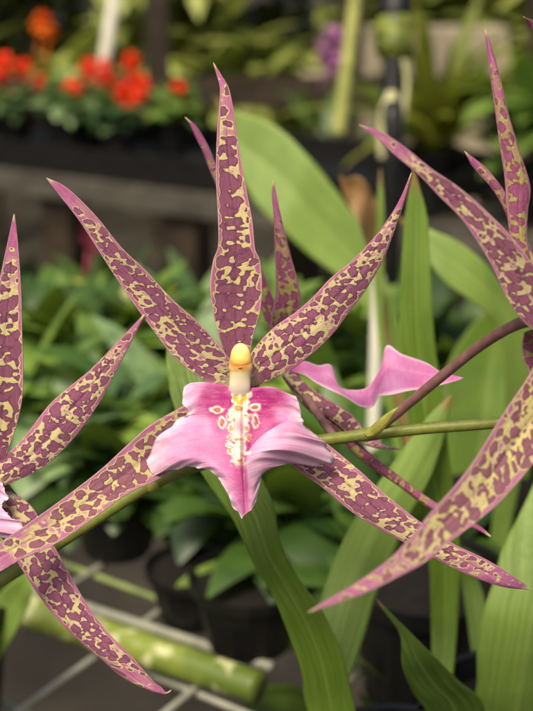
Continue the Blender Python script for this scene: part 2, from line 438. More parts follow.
        d = math.hypot((cx-255)/7, (cy-178)/15); d2 = math.hypot((cx-278)/7, (cy-178)/15); d3 = math.hypot((cx-266)/9, (cy-193)/8)
        c = lerp(c, yel, 1-ss(.7, 1.15, min(d, d2, d3)))
        return c
    V = []; cols = []; uvs = []; W = 2*nc+1
    n_ = lambda u: 6*noise.noise((u*9, .3, 5))
    for i in range(nr+1):
        for j in range(W):
            right = j > nc; g = (B[i][j-nc] if right else A[i][nc-j]) if j != nc else tuple((x+y)/2 for x, y in zip(A[i][0], B[i][0]))
            s = abs(j-nc)/nc; cx, cy, z = g; u = i/nr
            ru = ss(.55, 1, s)
            z2 = z+ru*(3.2 if right else 5)*math.sin(u*38+(1.3 if right else 0))*(1-ss(.9, 1, u))+ru*2.5*math.sin(u*91+2)+ss(.8,1,s)*1.5*math.sin(u*150+n_(u))
            cy2 = cy+ru*2.2*math.sin(u*75+1)+ss(.88,1,s)*.8*math.sin(u*150+n_(u)); cx2 = cx+ru*2.0*math.sin(u*60)+ss(.88,1,s)*.8*math.sin(u*120+n_(u*1.3))
            # raised crest ridges
            z2 += 11*(1-ss(8, 34, abs(cx-266)))*(1-ss(330, 372, cy))*(.55+.45*math.cos((cx-266)*.28))*(.85+.3*noise.noise((cx*.08, cy*.08, 3)))
            for (sx, sy, rx, ry, k) in spots:
                dq = ((cx-sx)/(rx*1.2))**2+((cy-sy)/(ry*1.2))**2
                if dq < 5: z2 += 3.2*math.exp(-dq)
            z2 += 1.5*noise.noise((cx*.05, cy*.05, 9))
            p = (cx2, cy2, z2)
            V.append(xf(*p) if xf else LP(*p)); cols.append(pig(cx, cy, s, right, u)); uvs.append([s*2+(5 if right else 0), u*1.0+(0 if not right else 3.3)])
    Nn = len(V); Fr = []
    nrm = []
    for i in range(nr+1):
        for j in range(W):
            a = V[min(i+1, nr)*W+j]-V[max(i-1, 0)*W+j]; b = V[i*W+min(j+1, W-1)]-V[i*W+max(j-1, 0)]
            q = a.cross(b); nrm.append(q.normalized() if q.length > 1e-14 else Vector((0, -1, 0)))
    T = .0006
    V2 = [v-nn*(T*(.3+.7*(1-abs((k % W)-nc)/nc))) for k, (v, nn) in enumerate(zip(V, nrm))]
    for i in range(nr):
        for j in range(W-1):
            a, b, c, d = i*W+j, i*W+j+1, (i+1)*W+j+1, (i+1)*W+j
            Fr.append((a, d, c, b)); Fr.append((Nn+a, Nn+b, Nn+c, Nn+d))
    for i in range(nr):
        for j in (0, W-1): Fr.append((i*W+j, (i+1)*W+j, Nn+(i+1)*W+j, Nn+i*W+j))
    for i in (0, nr):
        for j in range(W-1): Fr.append((i*W+j, i*W+j+1, Nn+i*W+j+1, Nn+i*W+j))
    return mesh_obj(name, V+V2, Fr, LIP, parent, org, uvs+uvs, cols+[tuple(x*.75+y*.25 for x, y in zip(c, pale)) for c in cols])
def ring_solid(name, rings, colf, parent, org, xf, k=28, mat=None):
    """rings: (cx,cy,z,rx,rz,tilt) stacked ovals in lip measures"""
    V = []; F = []; cols = []
    S = spline(rings, 36)
    for i, (cx, cy, z, rx, rz, ty) in enumerate(S):
        for a in range(k):
            an = 2*math.pi*a/k; x = cx+rx*math.cos(an); zz = z+rz*math.sin(an); y = cy+ty*math.sin(an)
            V.append(xf(x, y, zz)); cols.append(colf(x, y, zz, i/36))
    for i in range(36):
        for a in range(k): F.append((i*k+a, i*k+(a+1) % k, (i+1)*k+(a+1) % k, (i+1)*k+a))
    F.append(tuple(range(k-1, -1, -1))); F.append(tuple(36*k+a for a in range(k)))
    return mesh_obj(name, V, F, mat or COL, parent, org, None, cols)
def column_parts(parent, org, xf):
    def mixc(a, b, f): f = max(0, min(1, f)); return tuple(a[q]*(1-f)+b[q]*f for q in range(3))
    w, cream, o, yl, pk = hexl('#fff8e4'), hexl('#f2e2a8'), hexl('#c87c38'), hexl('#f0d888'), hexl('#dca0a4')
    def cc(x, y, z, u):
        nz = noise.noise((x*.07, y*.07, 5)); c = mixc(w, cream, (165-y)/60+.2*nz)
        c = mixc(c, yl, (118-y)/10+.4*nz); c = mixc(c, o, ((112-y)/16+.6*nz)*(1-max(0, abs(x-268)-18)/16)*1.0)
        return mixc(c, pk, (abs(x-268)-26)/8 if y < 112 else 0)
    ring_solid('column', [(266,174,4,23,9,2),(266,160,12,27,14,2),(266,148,18,28.5,16,2),(266.5,134,23,28,18,2),(267,121,28,28,19,3),(268,110,32,30,20,4),(268,100,35,32.5,21,6),(268,90,37,31,21,7),(268,80,37,28,19,7),(268,72,34,18,12,5)], cc, parent, org, xf)
    def ca(x, y, z, u):
        nz = noise.noise((x*.06, y*.06, 2)); return mixc(hexl('#dd9a4c'), mixc(hexl('#eccb68'), hexl('#f2e2a0'), (66-y)/26+.3*nz), (92-y)/17+.5*nz)
    ring_solid('anther_cap', [(268,92,36,24,17,7),(268,88,38,28.5,20,7),(268,80,39,29,21.5,7),(268,70,39,27.5,21,6),(268,60,38,25.5,19.5,6),(268,50,35,21.5,17,5),(268,42,31,15.5,12.5,4),(268,37,29,8,6.5,2),(268,35.5,28,1,1,0)], ca, parent, org, xf)
    def cg(x, y, z, u): return mixc(hexl('#8a4a20'), hexl('#cf8f4c'), abs(x-268)/17+.8*noise.noise((x*.12, y*.12, 3)))
    ring_solid('stigma', [(268,110,38,5,4,0),(268,107,41.5,12,11,2),(268,102,43.5,17,13,3),(268,97,44.5,18,13.5,3),(268,93,43,13,11,2)], cg, parent, org, xf)

# main stem
stem = tube('stem', [P(-60,615,.48),P(-10,587,.478),P(60,542,.476),P(105,513,.475),P(152,484,.474),P(200,465,.474),P(250,451,.475),P(325,440,.476),P(372,434,.476),P(430,428,.472),P(495,423,.468),P(560,414,.465)],
     [.0027,.0026,.0025,.00245,.0024,.00235,.0023,.0023,.0023,.0022,.0021,.0021], STEM, spray, spray_org, 90, 18, knots=((.362,.012,.22),(.725,.014,.15)))
tube('node_ring', [P(147,488,.474),P(152,484.5,.474),P(158,482,.474)], [.0026,.0031,.0026], BRACT, stem, spray_org, 12, 16)

# --- main flower
fA = tube('flower', [P(318,441,.475),P(300,430,.478),P(272,405,.476),P(250,385,.466),P(240,376,.458)], [.0019,.0018,.0019,.0023,.0030], PED, spray, spray_org, 30, 14)
fA['label'] = 'open spotted flower facing the viewer with a spread pink lip'
blade('dorsal_sepal', [(213,63,214,63),(217,76,222,76),(220,92,230,92),(217,134,237,134),(216,177,244,177),(218,219,252,219),(218,246,255,248),(213,261,260,261),(210,286,262,286),(213,312,260,312),(219,337,253,337),(227,362,249,362),(232,378,246,378)],
      [.462,.455,.452,.452,.454,.456], [DOR, UND], fA, spray_org, 90, 24, .10, wav=.012)
blade('petal', [(46,178,46.5,177.5),(60,196,67,188),(80,222,95,215),(100,253,121,247),(116,278,146,271),(136,307,172,299),(155,333,200,324),(175,358,219,345),(203,379,232,362),(228,388,242,372)],
      [.440,.441,.444,.447,.450,.454], [PET, UND], fA, spray_org, 90, 24, .12, wav=.012)
blade('petal', [(411,173,412,173),(398,203,405,200),(378,233,394,232),(352,261,382,262),(331,278,365,291),(313,297,350,311),(296,312,330,337),(276,326,302,362),(258,344,274,379),(243,366,252,387)],
      [.438,.440,.443,.447,.450,.454], [PET, UND], fA, spray_org, 90, 24, -.10, wav=.012)
blade('lateral_sepal', [(-60,590,-59,592),(-32,565,-14,579),(0,542.5,20,560),(30,522,61,541),(65,497,95,517),(100,470,127,494),(125,447,153,482),(150,425,174,470),(183,406,200,455),(207,392,222,428),(230,382,240,400)],
      [.415,.420,.426,.432,.438,.443,.450,.458,.462,.462,.458], [SEPN, UND], fA, spray_org, 100, 24, .10, wav=.010)
blade('lateral_sepal', [(531,589,531.5,590),(515,577.5,500,586),(488,560.5,462,572),(452,543,425,553),(421,522.5,383,531),(386,495,352,512),(361,472,323,488),(331,447,293,466),(290,415,265,440),(255,390,240,400)],
      [.452,.452,.453,.454,.455,.456,.458,.462,.464,.458], [SEP, UND], fA, spray_org, 100, 24, -.10, wav=.012)
lip_mesh('lip', fA, spray_org)
column_parts(fA, spray_org, LP)

# --- left flower, turned away to the left
def rotated(px, py, d, yaw, sc, roll=0):
    c = P(px, py, d); cy_, sy_ = math.cos(yaw), math.sin(yaw); cr_, sr_ = math.cos(roll), math.sin(roll)
    u = K*D0/CS*sc
    def xf(cx, cy, z):
        x, y, zz = (cx-267)*u, -(cy-150)*u, z*u
        x, y = x*cr_-y*sr_, x*sr_+y*cr_
        x, zz = x*cy_+zz*sy_, -x*sy_+zz*cy_
        return c+RT*x+UP*y-FW*zz
    return xf
fB = tube('flower', [P(66,538,.476),P(44,527,.480),P(22,508,.474),P(4,488,.463),P(-6,476,.455)], [.0018,.0018,.0019,.0023,.0030], PED, spray, spray_org, 30, 14)
fB['label'] = 'spotted flower cut by the left edge of the picture'
blade('dorsal_sepal', [(13.5,214,14.5,214),(9,235,17,235),(4,258,19,258),(-3,290,21,290),(-12,330,22,330),(-16,370,23,370),(-16,400,22,400),(-14,430,15,430),(-10,455,6,455),(-8,475,0,475)],
      [.445,.444,.443,.444,.448,.452], [DOR, UND], fB, spray_org, 80, 24, .10, wav=.012)
blade('petal', [(144,314,145,315),(128,331,136,333),(110,350,126,353),(90,370,113,377),(72,385,101,400),(50,404,85,424),(30,430,65,448),(14,448,42,468),(0,460,15,481),(-10,470,-4,489)],
      [.446,.447,.448,.449,.450,.452], [PET, UND], fB, spray_org, 80, 24, -.10, wav=.012)
blade('lateral_sepal', [(171,690,171.4,690.5),(164,694,166,692),(146,689,161,687),(122,677,152,680),(98,656,133,658),(75,637,106,630),(55,616,86,603),(35,590,67,569),(15,558,53,544),(3,540,44,526),(-8,515,30,505),(-15,490,12,492)],
      [.446,.446,.446,.447,.447,.448,.449,.450,.452,.454,.456,.458], [PET, UND], fB, spray_org, 100, 24, -.12, wav=.012)
blade('lateral_sepal', [(-150,640,-149,641),(-110,590,-90,605),(-60,540,-35,560),(-20,490,-5,500)], [.43,.44,.45,.456], [SEP, UND], fB, spray_org, 40, 12, .1)
blade('petal', [(-150,330,-149,331),(-120,360,-100,350),(-70,420,-45,395),(-18,470,-6,458)], [.43,.44,.45,.454], [PET, UND], fB, spray_org, 40, 12, .1)
xb = rotated(-24, 476, .458, R(-38), .78, R(4))
lip_mesh('lip', fB, spray_org, xb); column_parts(fB, spray_org, xb)

# --- right flower, nearer
pedC = tube('flower', [P(372,433,.475),P(384,424,.474),P(400,411,.470),P(430,386,.458),P(480,346,.438),P(518,324,.420),P(545,318,.410)], [.0014,.0018,.00185,.0019,.0019,.0020,.0026], PED, spray, spray_org, 50, 16)
pedC['label'] = 'spotted flower cut by the right edge on a mauve stalk'
blade('bract', [(399,406.5,399.5,407),(392,410,395,413.5),(385,414.5,390,421),(377,421,384.5,429),(369,428,377,435.5),(363,433.5,368,438)], [.464,.464,.466,.469,.470], [BRACT], pedC, spray_org, 30, 12, -.22, thick=.0005)
blade('petal', [(359,124.5,360,125.5),(380,131,376,138),(405,147,396,156),(432,169,420,176),(457,186,439,196),(482,207,459,216),(508,233,478,242),(533,264,493,268),(550,290,507,298),(560,315,522,320),(565,330,545,340)],
      [.385,.388,.392,.396,.402,.408], [SEP, UND], pedC, spray_org, 80, 24, .10, wav=.012)
blade('dorsal_sepal', [(485,29,485.6,29),(488,55,493,52),(491,80,500,76),(495,108,508,112),(500,145,520,152),(505,178,530,186),(507,205,528,210),(510,235,527,237),(515,265,532,265),(522,290,542,290),(535,318,552,318)],
      [.425,.424,.422,.420,.418,.412], [UND, SEP], pedC, spray_org, 80, 24, -.16, wav=.012)
blade('petal', [(464.5,151,465,152),(474,158,471,164),(486,168,481,176),(498,182,493,190),(508,197,503,207),(518,220,510,226),(535,260,525,264),(548,310,540,315)], [.43,.43,.428,.424,.415], [UND, PET], pedC, spray_org, 50, 12, -.14)
blade('lateral_sepal', [(308,612,308.5,613),(328,599.5,333,604.5),(356,583,366,592.5),(386,562,398,577),(411,537,425,562),(432,511,450,542),(455,486,474,524),(474,461,497,505),(492,432,518,482),(511,402,541,455),(532,370,566,430),(545,335,580,370)],
      [.338,.345,.352,.36,.368,.376,.385,.395,.402], [SEPN, UND], pedC, spray_org, 100, 24, .10, wav=.010)
blade('lateral_sepal', [(600,560,601,560),(570,480,595,480),(540,400,570,395),(523,355,545,350),(524,333,540,328)], [.43,.425,.42,.415], [UND, SEP], pedC, spray_org, 40, 12, .1)
xc = rotated(622, 345, .405, R(48), .9, R(-20))
lip_mesh('lip', pedC, spray_org, xc); column_parts(pedC, spray_org, xc)

# --- back flower, seen from behind
fD = tube('flower', [P(335,438,.477),P(322,420,.488),P(306,396,.502),P(292,374,.512),P(284,362,.516)], [.0017,.0017,.0018,.0021,.0026], PED, spray, spray_org, 30, 14)
fD['label'] = 'flower turned away behind the middle one, its pink lip in profile'
blade('petal', [(185,117,186,118),(190,125,196,126),(196,138,204,138),(203,152,211,152),(209,168,217,167),(222,200,232,200),(245,260,258,258),(265,320,280,318),(278,352,288,350)], [.495,.497,.5,.505,.512], [UND, PET], fD, spray_org, 50, 12, -.12)
blade('petal', [(273,181,273.6,181),(272,196,276.5,195),(274,219,283,225),(275,255,291,257),(276,290,300,292),(271,320,299,320),(270,345,294,346),(278,360,288,360)], [.49,.49,.492,.496,.502,.512], [UND, PET], fD, spray_org, 60, 14, -.14, wav=.012)
blade('lateral_sepal', [(399,448.5,399.5,450),(382,444,372,447),(366,431,353,438),(350,413,338,425),(318,393,308,402),(298,376,290,384),(286,364,280,370)], [.486,.488,.492,.498,.505,.513], [SEP, UND], fD, spray_org, 50, 12, -.2)
blade('lateral_sepal', [(491,536,490.5,537),(480,526,477,530),(460,516,455,521),(432,500,427,507),(402,478,397,485),(370,453,362,461),(345,430,338,437),(310,398,303,405),(288,372,282,377)], [.475,.477,.48,.485,.49,.496,.503,.513], [UND, SEP], fD, spray_org, 70, 12, -.35)
def lipD():
    rows = [(284,366,284,371),(302,361,302,374),(318,365.5,315,382),(331,365.5,328,389),(339,386,344,396),(355,390,360,406),(369,386,372,407),(381,366,379,397),(387,345.5,391,395),(402,354,408,391),(426,362.5,424,389),(442,372.5,445,384),(463,377.5,463.5,378.5)]
    dep = [(.512,.512),(.510,.506),(.512,.500),(.514,.498),(.506,.494),(.500,.488),(.498,.490),(.502,.486),(.505,.484),(.500,.486),(.496,.488),(.494,.489),(.492,.492)]
    o = blade('lip', rows, dep, [LIP], fD, spray_org, 120, 24, .07, wav=.03)
    me = o.data; ca = me.color_attributes.new('tint', 'FLOAT_COLOR', 'POINT'); pt = me.color_attributes['pt']
    a, b, c = hexl('#cf6cab'), hexl('#dc94c6'), hexl('#eed0e2'); d = []
    for i, v in enumerate(me.vertices):
        t, e = pt.data[i].color[0], pt.data[i].color[1]; n1 = noise.noise(v.co*160)
        f = max(0, min(1, .5+.9*n1)); g = max(0, min(1, (e-.82)/.16))
        q = [a[k]*(1-f)+b[k]*f for k in range(3)]; q = [q[k]*(1-g)+c[k]*g for k in range(3)]; d += q+[1]
    ca.data.foreach_set('color', d)
    uvl = me.uv_layers[0].data
    for l in uvl: l.uv = (l.uv[0]*1.2, l.uv[1]*.12)
lipD()

# tip of one more flower at the top right
fE = tube('flower', [P(560,414,.465),P(590,380,.47),P(600,330,.47),P(592,240,.455)], [.0015,.0016,.0018,.0026], PED, spray, spray_org, 24, 12)
fE['label'] = 'flower almost wholly outside the frame, one pale tip showing at the top right corner'
blade('petal', [(523,17,524,17),(535,22,531,28),(560,45,545,60),(590,120,565,130),(598,190,580,195),(596,240,588,240)], [.43,.44,.45,.455], [UND, PET], fE, spray_org, 40, 12, -.12)

# ================================================================== STRAP LEAVED PLANTS
ZB = P(140, 650, .86).z                                  # top of the wire bench
def lathe(V, F, prof, c, k=20):
    b = len(V)
    for (r, z) in prof:
        for a in range(k):
            an = 2*math.pi*a/k; V.append(Vector((c[0]+r*math.cos(an), c[1]+r*math.sin(an), c[2]+z)))
    for i in range(len(prof)-1):
        for a in range(k): F.append((b+i*k+a, b+i*k+(a+1) % k, b+(i+1)*k+(a+1) % k, b+(i+1)*k+a))
    F.append(tuple(b+a for a in range(k-1, -1, -1))); e = b+(len(prof)-1)*k; F.append(tuple(e+a for a in range(k)))
def pot_mesh(name, parent, org, c, r, h, mat=BLACKP):
    V = []; F = []
    lathe(V, F, [(r*.72,0),(r*.74,.002),(r*.95,h*.86),(r*1.03,h*.87),(r*1.05,h),(r*.98,h),(r*.93,h*.88)], c)
    o = mesh_obj(name, V, F, mat, parent, org, smooth=False)
    V = []; F = []; lathe(V, F, [(r*.85,h*.7),(r*.92,h*.885),(r*.5,h*.93),(.002,h*.95)], c); mesh_obj('potting_mix', V, F, SOIL, o, org)
    return o
def plant(label, px, py, d, r=.055, h=.10):
    b = P(px, py, d); b.z = ZB+.004
    t = thing('orchid_plant', b, label, 'potted orchid'); pot_mesh('pot', t, b, b, r, h)
    return t, b
p1, o1 = plant('potted orchid of long green strap leaves rising below the middle flower', 400, 900, .60)
blade('leaf', [(176,318,177,318),(167,345,195,340),(167,370,207,365),(172,400,218,392),(185,440,240,430),(202,474,258,470),(233,520,274,506),(254,565,280,540),(272,594,296,574),(286,628,322,610),(299,664,341,650),(307,700,351,690),(316,740,362,735),(345,800,385,795),(380,860,400,860)],
      [.545,.54,.535,.53,.525,.52,.52,.525,.53,.54,.55,.56,.58], [LEAF], p1, o1, 90, 14, 0, thick=.0012, fold=.12)
blade('leaf', [(450,395,452,396),(425,420,446,430),(388,470,430,480),(357,515,408,520),(336,556,390,565),(323,590,376,597),(313,625,366,632),(306,660,356,662),(305,700,346,700),(330,760,370,760),(385,840,405,840)],
      [.60,.60,.60,.60,.595,.59,.59,.60], [LEAFP], p1, o1, 70, 14, 0, thick=.0012, fold=-.12)
blade('leaf', [(376,598,377,599),(382,609,387,609),(400,635,409,631),(402,665,433,655),(412,691,458,680),(427,715,484,706),(430,760,480,755),(410,830,440,830)],
      [.535,.535,.537,.54,.55,.56,.575,.59], [LEAFD], p1, o1, 60, 14, 0, thick=.0012, fold=.15)
blade('leaf', [(413,168,414,168),(406,210,426,210),(403,240,429,234),(400,290,431,277),(401,340,435,340),(406,403,443,403),(412,450,449,450),(421,500,455,500),(429,564,460,545),(431,620,458,620),(431,660,454,667),(425,740,445,740),(405,840,420,840)],
      [.60,.60,.60,.60,.605,.61,.62,.63,.63,.62,.61], [LEAF], p1, o1, 90, 14, 0, thick=.0012, fold=.10)
p2, o2 = plant('potted orchid with a broad upright green leaf against the right edge', 520, 880, .66)
blade('leaf', [(545,455,546,456),(533,485,556,480),(517,519,565,520),(502,549,572,550),(494,579,578,580),(483,613,577,613),(477,646,572,646),(477,680,562,680),(474,711,556,711),(480,760,550,760),(500,860,535,860)],
      [.60,.595,.59,.585,.58,.58,.59,.60,.62,.65], [LEAFP], p2, o2, 70, 14, 0, thick=.0012, fold=-.10)
blade('leaf', [(455,560,456,561),(462,585,478,580),(468,625,488,620),(474,670,494,670),(490,760,505,760),(515,850,522,850)], [.70,.70,.69,.68,.66], [LEAF], p2, o2, 50, 12, 0, thick=.0012, fold=.12)
p3, o3 = plant('potted orchid with broad blurred leaves filling the space behind the mauve stalk', 470, 690, .94)
blade('leaf', [(396,215,397,216),(410,222,407,232),(430,229,421,252),(457,241,445,282),(486,264,478,306),(511,298,500,330),(530,345,505,365),(530,420,503,430),(505,560,487,560),(480,700,465,700)],
      [.76,.76,.755,.75,.75,.76,.77,.79,.83,.86], [LEAFP], p3, o3, 80, 14, 0, thick=.0014, fold=.06)
blade('leaf', [(500,300,502,300),(468,330,530,320),(446,370,540,360),(434,430,536,430),(428,500,524,500),(430,580,505,580),(445,660,490,660),(462,725,478,725)],
      [.90,.90,.90,.895,.89,.88,.87,.86], [LEAF], p3, o3, 60, 14, 0, thick=.0014, fold=.08)
blade('leaf', [(213,95,214,96),(238,112,236,165),(273,124,255,203),(308,156,280,228),(337,192,308,254),(362,226,335,274),(376,252,352,290),(396,310,372,325),(420,400,400,405),(450,560,436,560),(468,710,458,710)],
      [.98,.97,.96,.95,.95,.95,.95,.95,.96,.97,.98], [LEAFP], p3, o3, 90, 14, 0, thick=.0014, fold=.08)
blade('leaf', [(380,168,381,169),(377,210,384,210),(375,260,384,260),(377,330,384,330),(395,450,402,450),(430,600,436,600),(462,710,466,710)], [.80,.80,.81,.82,.83,.84,.86], [LEAFP], p3, o3, 60, 8, 0, thick=.0012, fold=.2)
blade('dry_leaf', [(338,174,339,175),(346,178,343,192),(358,176,350,205),(370,188,358,222),(377,205,366,245),(380,240,372,262),(388,330,380,335),(420,480,412,482),(460,705,452,705)], [.80,.80,.80,.80,.81,.82,.83,.85,.86], [DRY], p3, o3, 60, 14, .25, thick=.0008, wav=.08)
p4, o4 = plant('potted orchid with low spreading leaves among the black pots left of the long leaf', 330, 640, .97)
blade('leaf', [(175,601,176,602),(177,584,187,598),(200,567,206,583),(225,558,229,573),(250,552,252,568),(285,530,292,560),(320,508,332,545),(350,510,360,548),(355,560,345,565),(340,610,330,610)],
      [.86,.86,.86,.87,.88,.89,.90,.92,.95,.97], [LEAFP], p4, o4, 70, 12, 0, thick=.0012, fold=.1)
blade('leaf', [(120,512,121,514),(150,506,150,522),(190,508,190,528),(230,505,232,530),(270,510,272,534),(310,540,300,560),(330,600,320,605)], [1.0,1.0,1.0,.99,.98,.97,.97], [LEAF], p4, o4, 60, 12, 0, thick=.0012, fold=.1)
blade('leaf', [(262,470,263,470),(268,490,288,480),(280,520,308,515),(300,560,325,555),(318,600,335,600)], [1.02,1.02,1.01,1.0,.98], [LEAFP], p4, o4, 50, 12, 0, thick=.0012, fold=.1)
blade('leaf', [(240,715,241,716),(255,690,262,712),(285,684,290,712),(315,690,318,712),(335,660,345,665),(332,630,338,630)], [.84,.84,.85,.88,.93,.96], [LEAFD], p4, o4, 50, 12, 0, thick=.0012, fold=.1)
p5, o5 = plant('potted orchid with one pale leaf showing under the lower left stem', -60, 720, .78, .05, .09)
blade('leaf', [(36,568,37,569),(22,574,32,592),(2,590,26,612),(-18,615,8,645),(-40,650,-15,680),(-62,700,-48,710)], [.72,.72,.73,.74,.76,.78], [LEAFP], p5, o5, 50, 12, 0, thick=.0012, fold=.1)
blade('leaf', [(20,500,21,501),(-5,530,14,535),(-30,580,-8,590),(-58,690,-45,690)], [.80,.80,.79,.78], [LEAF], p5, o5, 40, 12, 0, thick=.0012, fold=.1)
p6, o6 = plant('potted orchid with dark striped leaves deep in shade low on the right', 420, 760, .82, .05, .09)
blade('leaf', [(350,650,351,651),(358,662,372,668),(375,672,395,690),(395,690,415,720),(412,745,425,750)], [.76,.76,.77,.79,.82], [LEAFD], p6, o6, 50, 12, 0, thick=.0012, fold=.1)
blade('leaf', [(355,690,356,691),(365,698,370,715),(390,715,395,738),(415,750,420,758)], [.74,.75,.78,.82], [LEAFD], p6, o6, 50, 12, 0, thick=.0012, fold=.1)
blade('leaf', [(470,600,471,600),(455,625,470,640),(440,670,455,685),(420,750,430,755)], [.78,.78,.79,.82], [LEAFD], p6, o6, 50, 12, 0, thick=.0012, fold=.1)

# ================================================================== NEAR BENCH
gA = (atZ(175,591,ZB)-atZ(65,551,ZB)); gA.z = 0; gA.normalize(); gB = Vector((-gA.y, gA.x, 0))
g0 = atZ(175, 600, ZB)
bench = thing('wire_bench', Vector((g0.x, g0.y, 0)), 'near bench top of galvanised wire mesh carrying pots at lower left', 'bench')
bo = bench.location.copy()
def bar(V, F, a, b, r, k=8):
    base = len(V); t = (b-a).normalized(); u = t.cross(Vector((.1, .2, 1))).normalized(); v = t.cross(u)
    for p in (a, b):
        for i in range(k):
            an = 2*math.pi*i/k; V.append(p+(u*math.cos(an)+v*math.sin(an))*r)
    for i in range(k): F.append((base+i, base+(i+1) % k, base+k+(i+1) % k, base+k+i))
    F.append(tuple(base+i for i in range(k-1, -1, -1))); F.append(tuple(base+k+i for i in range(k)))
def boxm(V, F, c, sx, sy, sz, ax=Vector((1, 0, 0)), ay=Vector((0, 1, 0))):
    b = len(V); az = Vector((0, 0, 1))
    for x in (-1, 1):
        for y in (-1, 1):
            for z in (-1, 1): V.append(c+ax*(x*sx/2)+ay*(y*sy/2)+az*(z*sz/2))
    for f in ((0,1,3,2),(4,6,7,5),(0,4,5,1),(2,3,7,6),(0,2,6,4),(1,5,7,3)): F.append(tuple(b+i for i in f))
V = []; F = []; V2 = []; F2 = []
SP = .078; A0, A1, B0, B1 = -12*SP, 7*SP, -8*SP, 5.6*SP; dz = Vector((0, 0, -.0045))
for i in range(-8, 6):
    if i % 3 == 0: bar(V2, F2, g0+gB*(i*SP)+gA*A0+dz, g0+gB*(i*SP)+gA*A1+dz, .0024)
    else: bar(V, F, g0+gB*(i*SP)+gA*A0+dz, g0+gB*(i*SP)+gA*A1+dz, .0024)
for i in range(-12, 8): bar(V, F, g0+gA*(i*SP)+gB*B0, g0+gA*(i*SP)+gB*B1, .0024)
mesh_obj('wire_mesh', V, F, WIRE, bench, bo)
o = mesh_obj('green_wire', V2, F2, WIREG, bench, bo); o['label'] = 'wires of the bench top stained green with algae'
V = []; F = []
for bb in (B0, B1): boxm(V, F, g0+gA*((A0+A1)/2)+gB*bb+Vector((0,0,-.03)), A1-A0+.03, .03, .04, gA, gB)
for aa in (A0, A1): boxm(V, F, g0+gB*((B0+B1)/2)+gA*aa+Vector((0,0,-.03)), .03, B1-B0-.03, .04, gA, gB)
mesh_obj('frame', V, F, WIRE, bench, bo, smooth=False)
for aa in (A0+.05, A1-.05):
    for bb in (B0+.05, B1-.05):
        V = []; F = []; q = g0+gA*aa+gB*bb; boxm(V, F, Vector((q.x, q.y, (ZB-.053)/2)), .04, .04, ZB-.053, gA, gB); mesh_obj('leg', V, F, WIRE, bench, bo, smooth=False)
ca, cb = atZ(-30, 592, ZB+.012), atZ(259, 688, ZB+.012)
tag(tube('cane', [ca, ca.lerp(cb,.33), ca.lerp(cb,.66), cb], [.0125,.012,.0115,.0105], CANE, None, ca, 60, 18, knots=((.28,.012,.10),(.62,.012,.10))), 'thick mottled green and cream cane lying across the wire bench at lower left', 'cane')
pa, pb = atZ(-30, 580, ZB+.004), atZ(262, 676, ZB+.004)
tag(tube('metal_rod', [pa+gB*.012, pa.lerp(pb,.5)+gB*.012, pb+gB*.012], [.0035]*3, WIRE, None, pa, 20, 10), 'thin grey rod lying along the far side of the mottled cane', 'rod')
BP = [(118,548,.036,.045,'small black pot by the stem at the left, only its rim catching light'),(250,640,.040,.050,'low black pot nearest the foot of the long strap leaf'),(196,615,.034,.04,'smallest black pot just beyond the grid wires')]
for px, py, r, h, lab in BP:
    q = atZ(px, py, ZB+.004); t = thing('black_pot', q, lab, 'pot', 'empty black pots on the wire bench')
    pot_mesh('pot_body', t, q, q, r, h)
V = []; F = []; q = P(188, 538, .97); 
boxm(V, F, Vector((q.x, q.y, q.z+.004)), .012, .0016, .03); V2_ = [Vector(v) for v in V]
bx = len(V); boxm(V, F, Vector((q.x, q.y, q.z-.026)), .006, .0014, .03)
tag(mesh_obj('plant_label', V, F, YEL, None, q, smooth=False), 'small yellow plant label stuck upright among the black pots', 'plant label')

# ================================================================== BACKGROUND PLANTS
def add_leaf(V, F, cols, base, az, el, L, w, droop, tone, rnd, seg=6, ridge=.18):
    """one curved leaf with a midrib fold"""
    p = Vector(base); d = Vector((math.cos(az)*math.cos(el), math.sin(az)*math.cos(el), math.sin(el)))
    side = Vector((-math.sin(az), math.cos(az), 0)); b = len(V)
    for i in range(seg+1):
        u = i/seg; ww = w*max(.06, math.sin(math.pi*min(1, u**.75*.96+.04))**.8)*.5
        nrm = side.cross(d)
        V.append(p-side*ww+nrm*(ridge*ww)); V.append(p.copy()); V.append(p+side*ww+nrm*(ridge*ww))
        cols.extend([(tone,)*3]*3)
        p = p+d*(L/seg); d = (d+Vector((0, 0, -droop/seg))).normalized()
    for i in range(seg):
        a = b+i*3; F.append((a, a+1, a+4, a+3)); F.append((a+1, a+2, a+5, a+4))
def tone_of(rnd): return max(0, min(1, rnd.gauss(.42, .36)))
def foliage_broad(rnd, n, L, w, h):
    V, F, cols = [], [], []
    for i in range(n):
        az = rnd.uniform(0, 6.283); el = rnd.uniform(-.15, 1.25); hh = rnd.uniform(.2, 1)*h
        rr = rnd.uniform(0, .35)*h
        bpt = (rr*math.cos(az), rr*math.sin(az), hh*.7)
        bar_a = len(V)
        add_leaf(V, F, cols, bpt, az+rnd.uniform(-.5,.5), el, L*rnd.uniform(.6, 1.15), w*rnd.uniform(.7, 1.15), rnd.uniform(.5, 1.6), tone_of(rnd), rnd)
    for i in range(max(4, n//5)):                         # leaf stalks
        az = rnd.uniform(0, 6.283); b = len(V); rr = rnd.uniform(.05, .3)*h
        bar(V, F, Vector((0, 0, 0)), Vector((rr*math.cos(az), rr*math.sin(az), h*.7)), .003, 5); cols.extend([(.4,)*3]*(len(V)-b))
    return V, F, cols
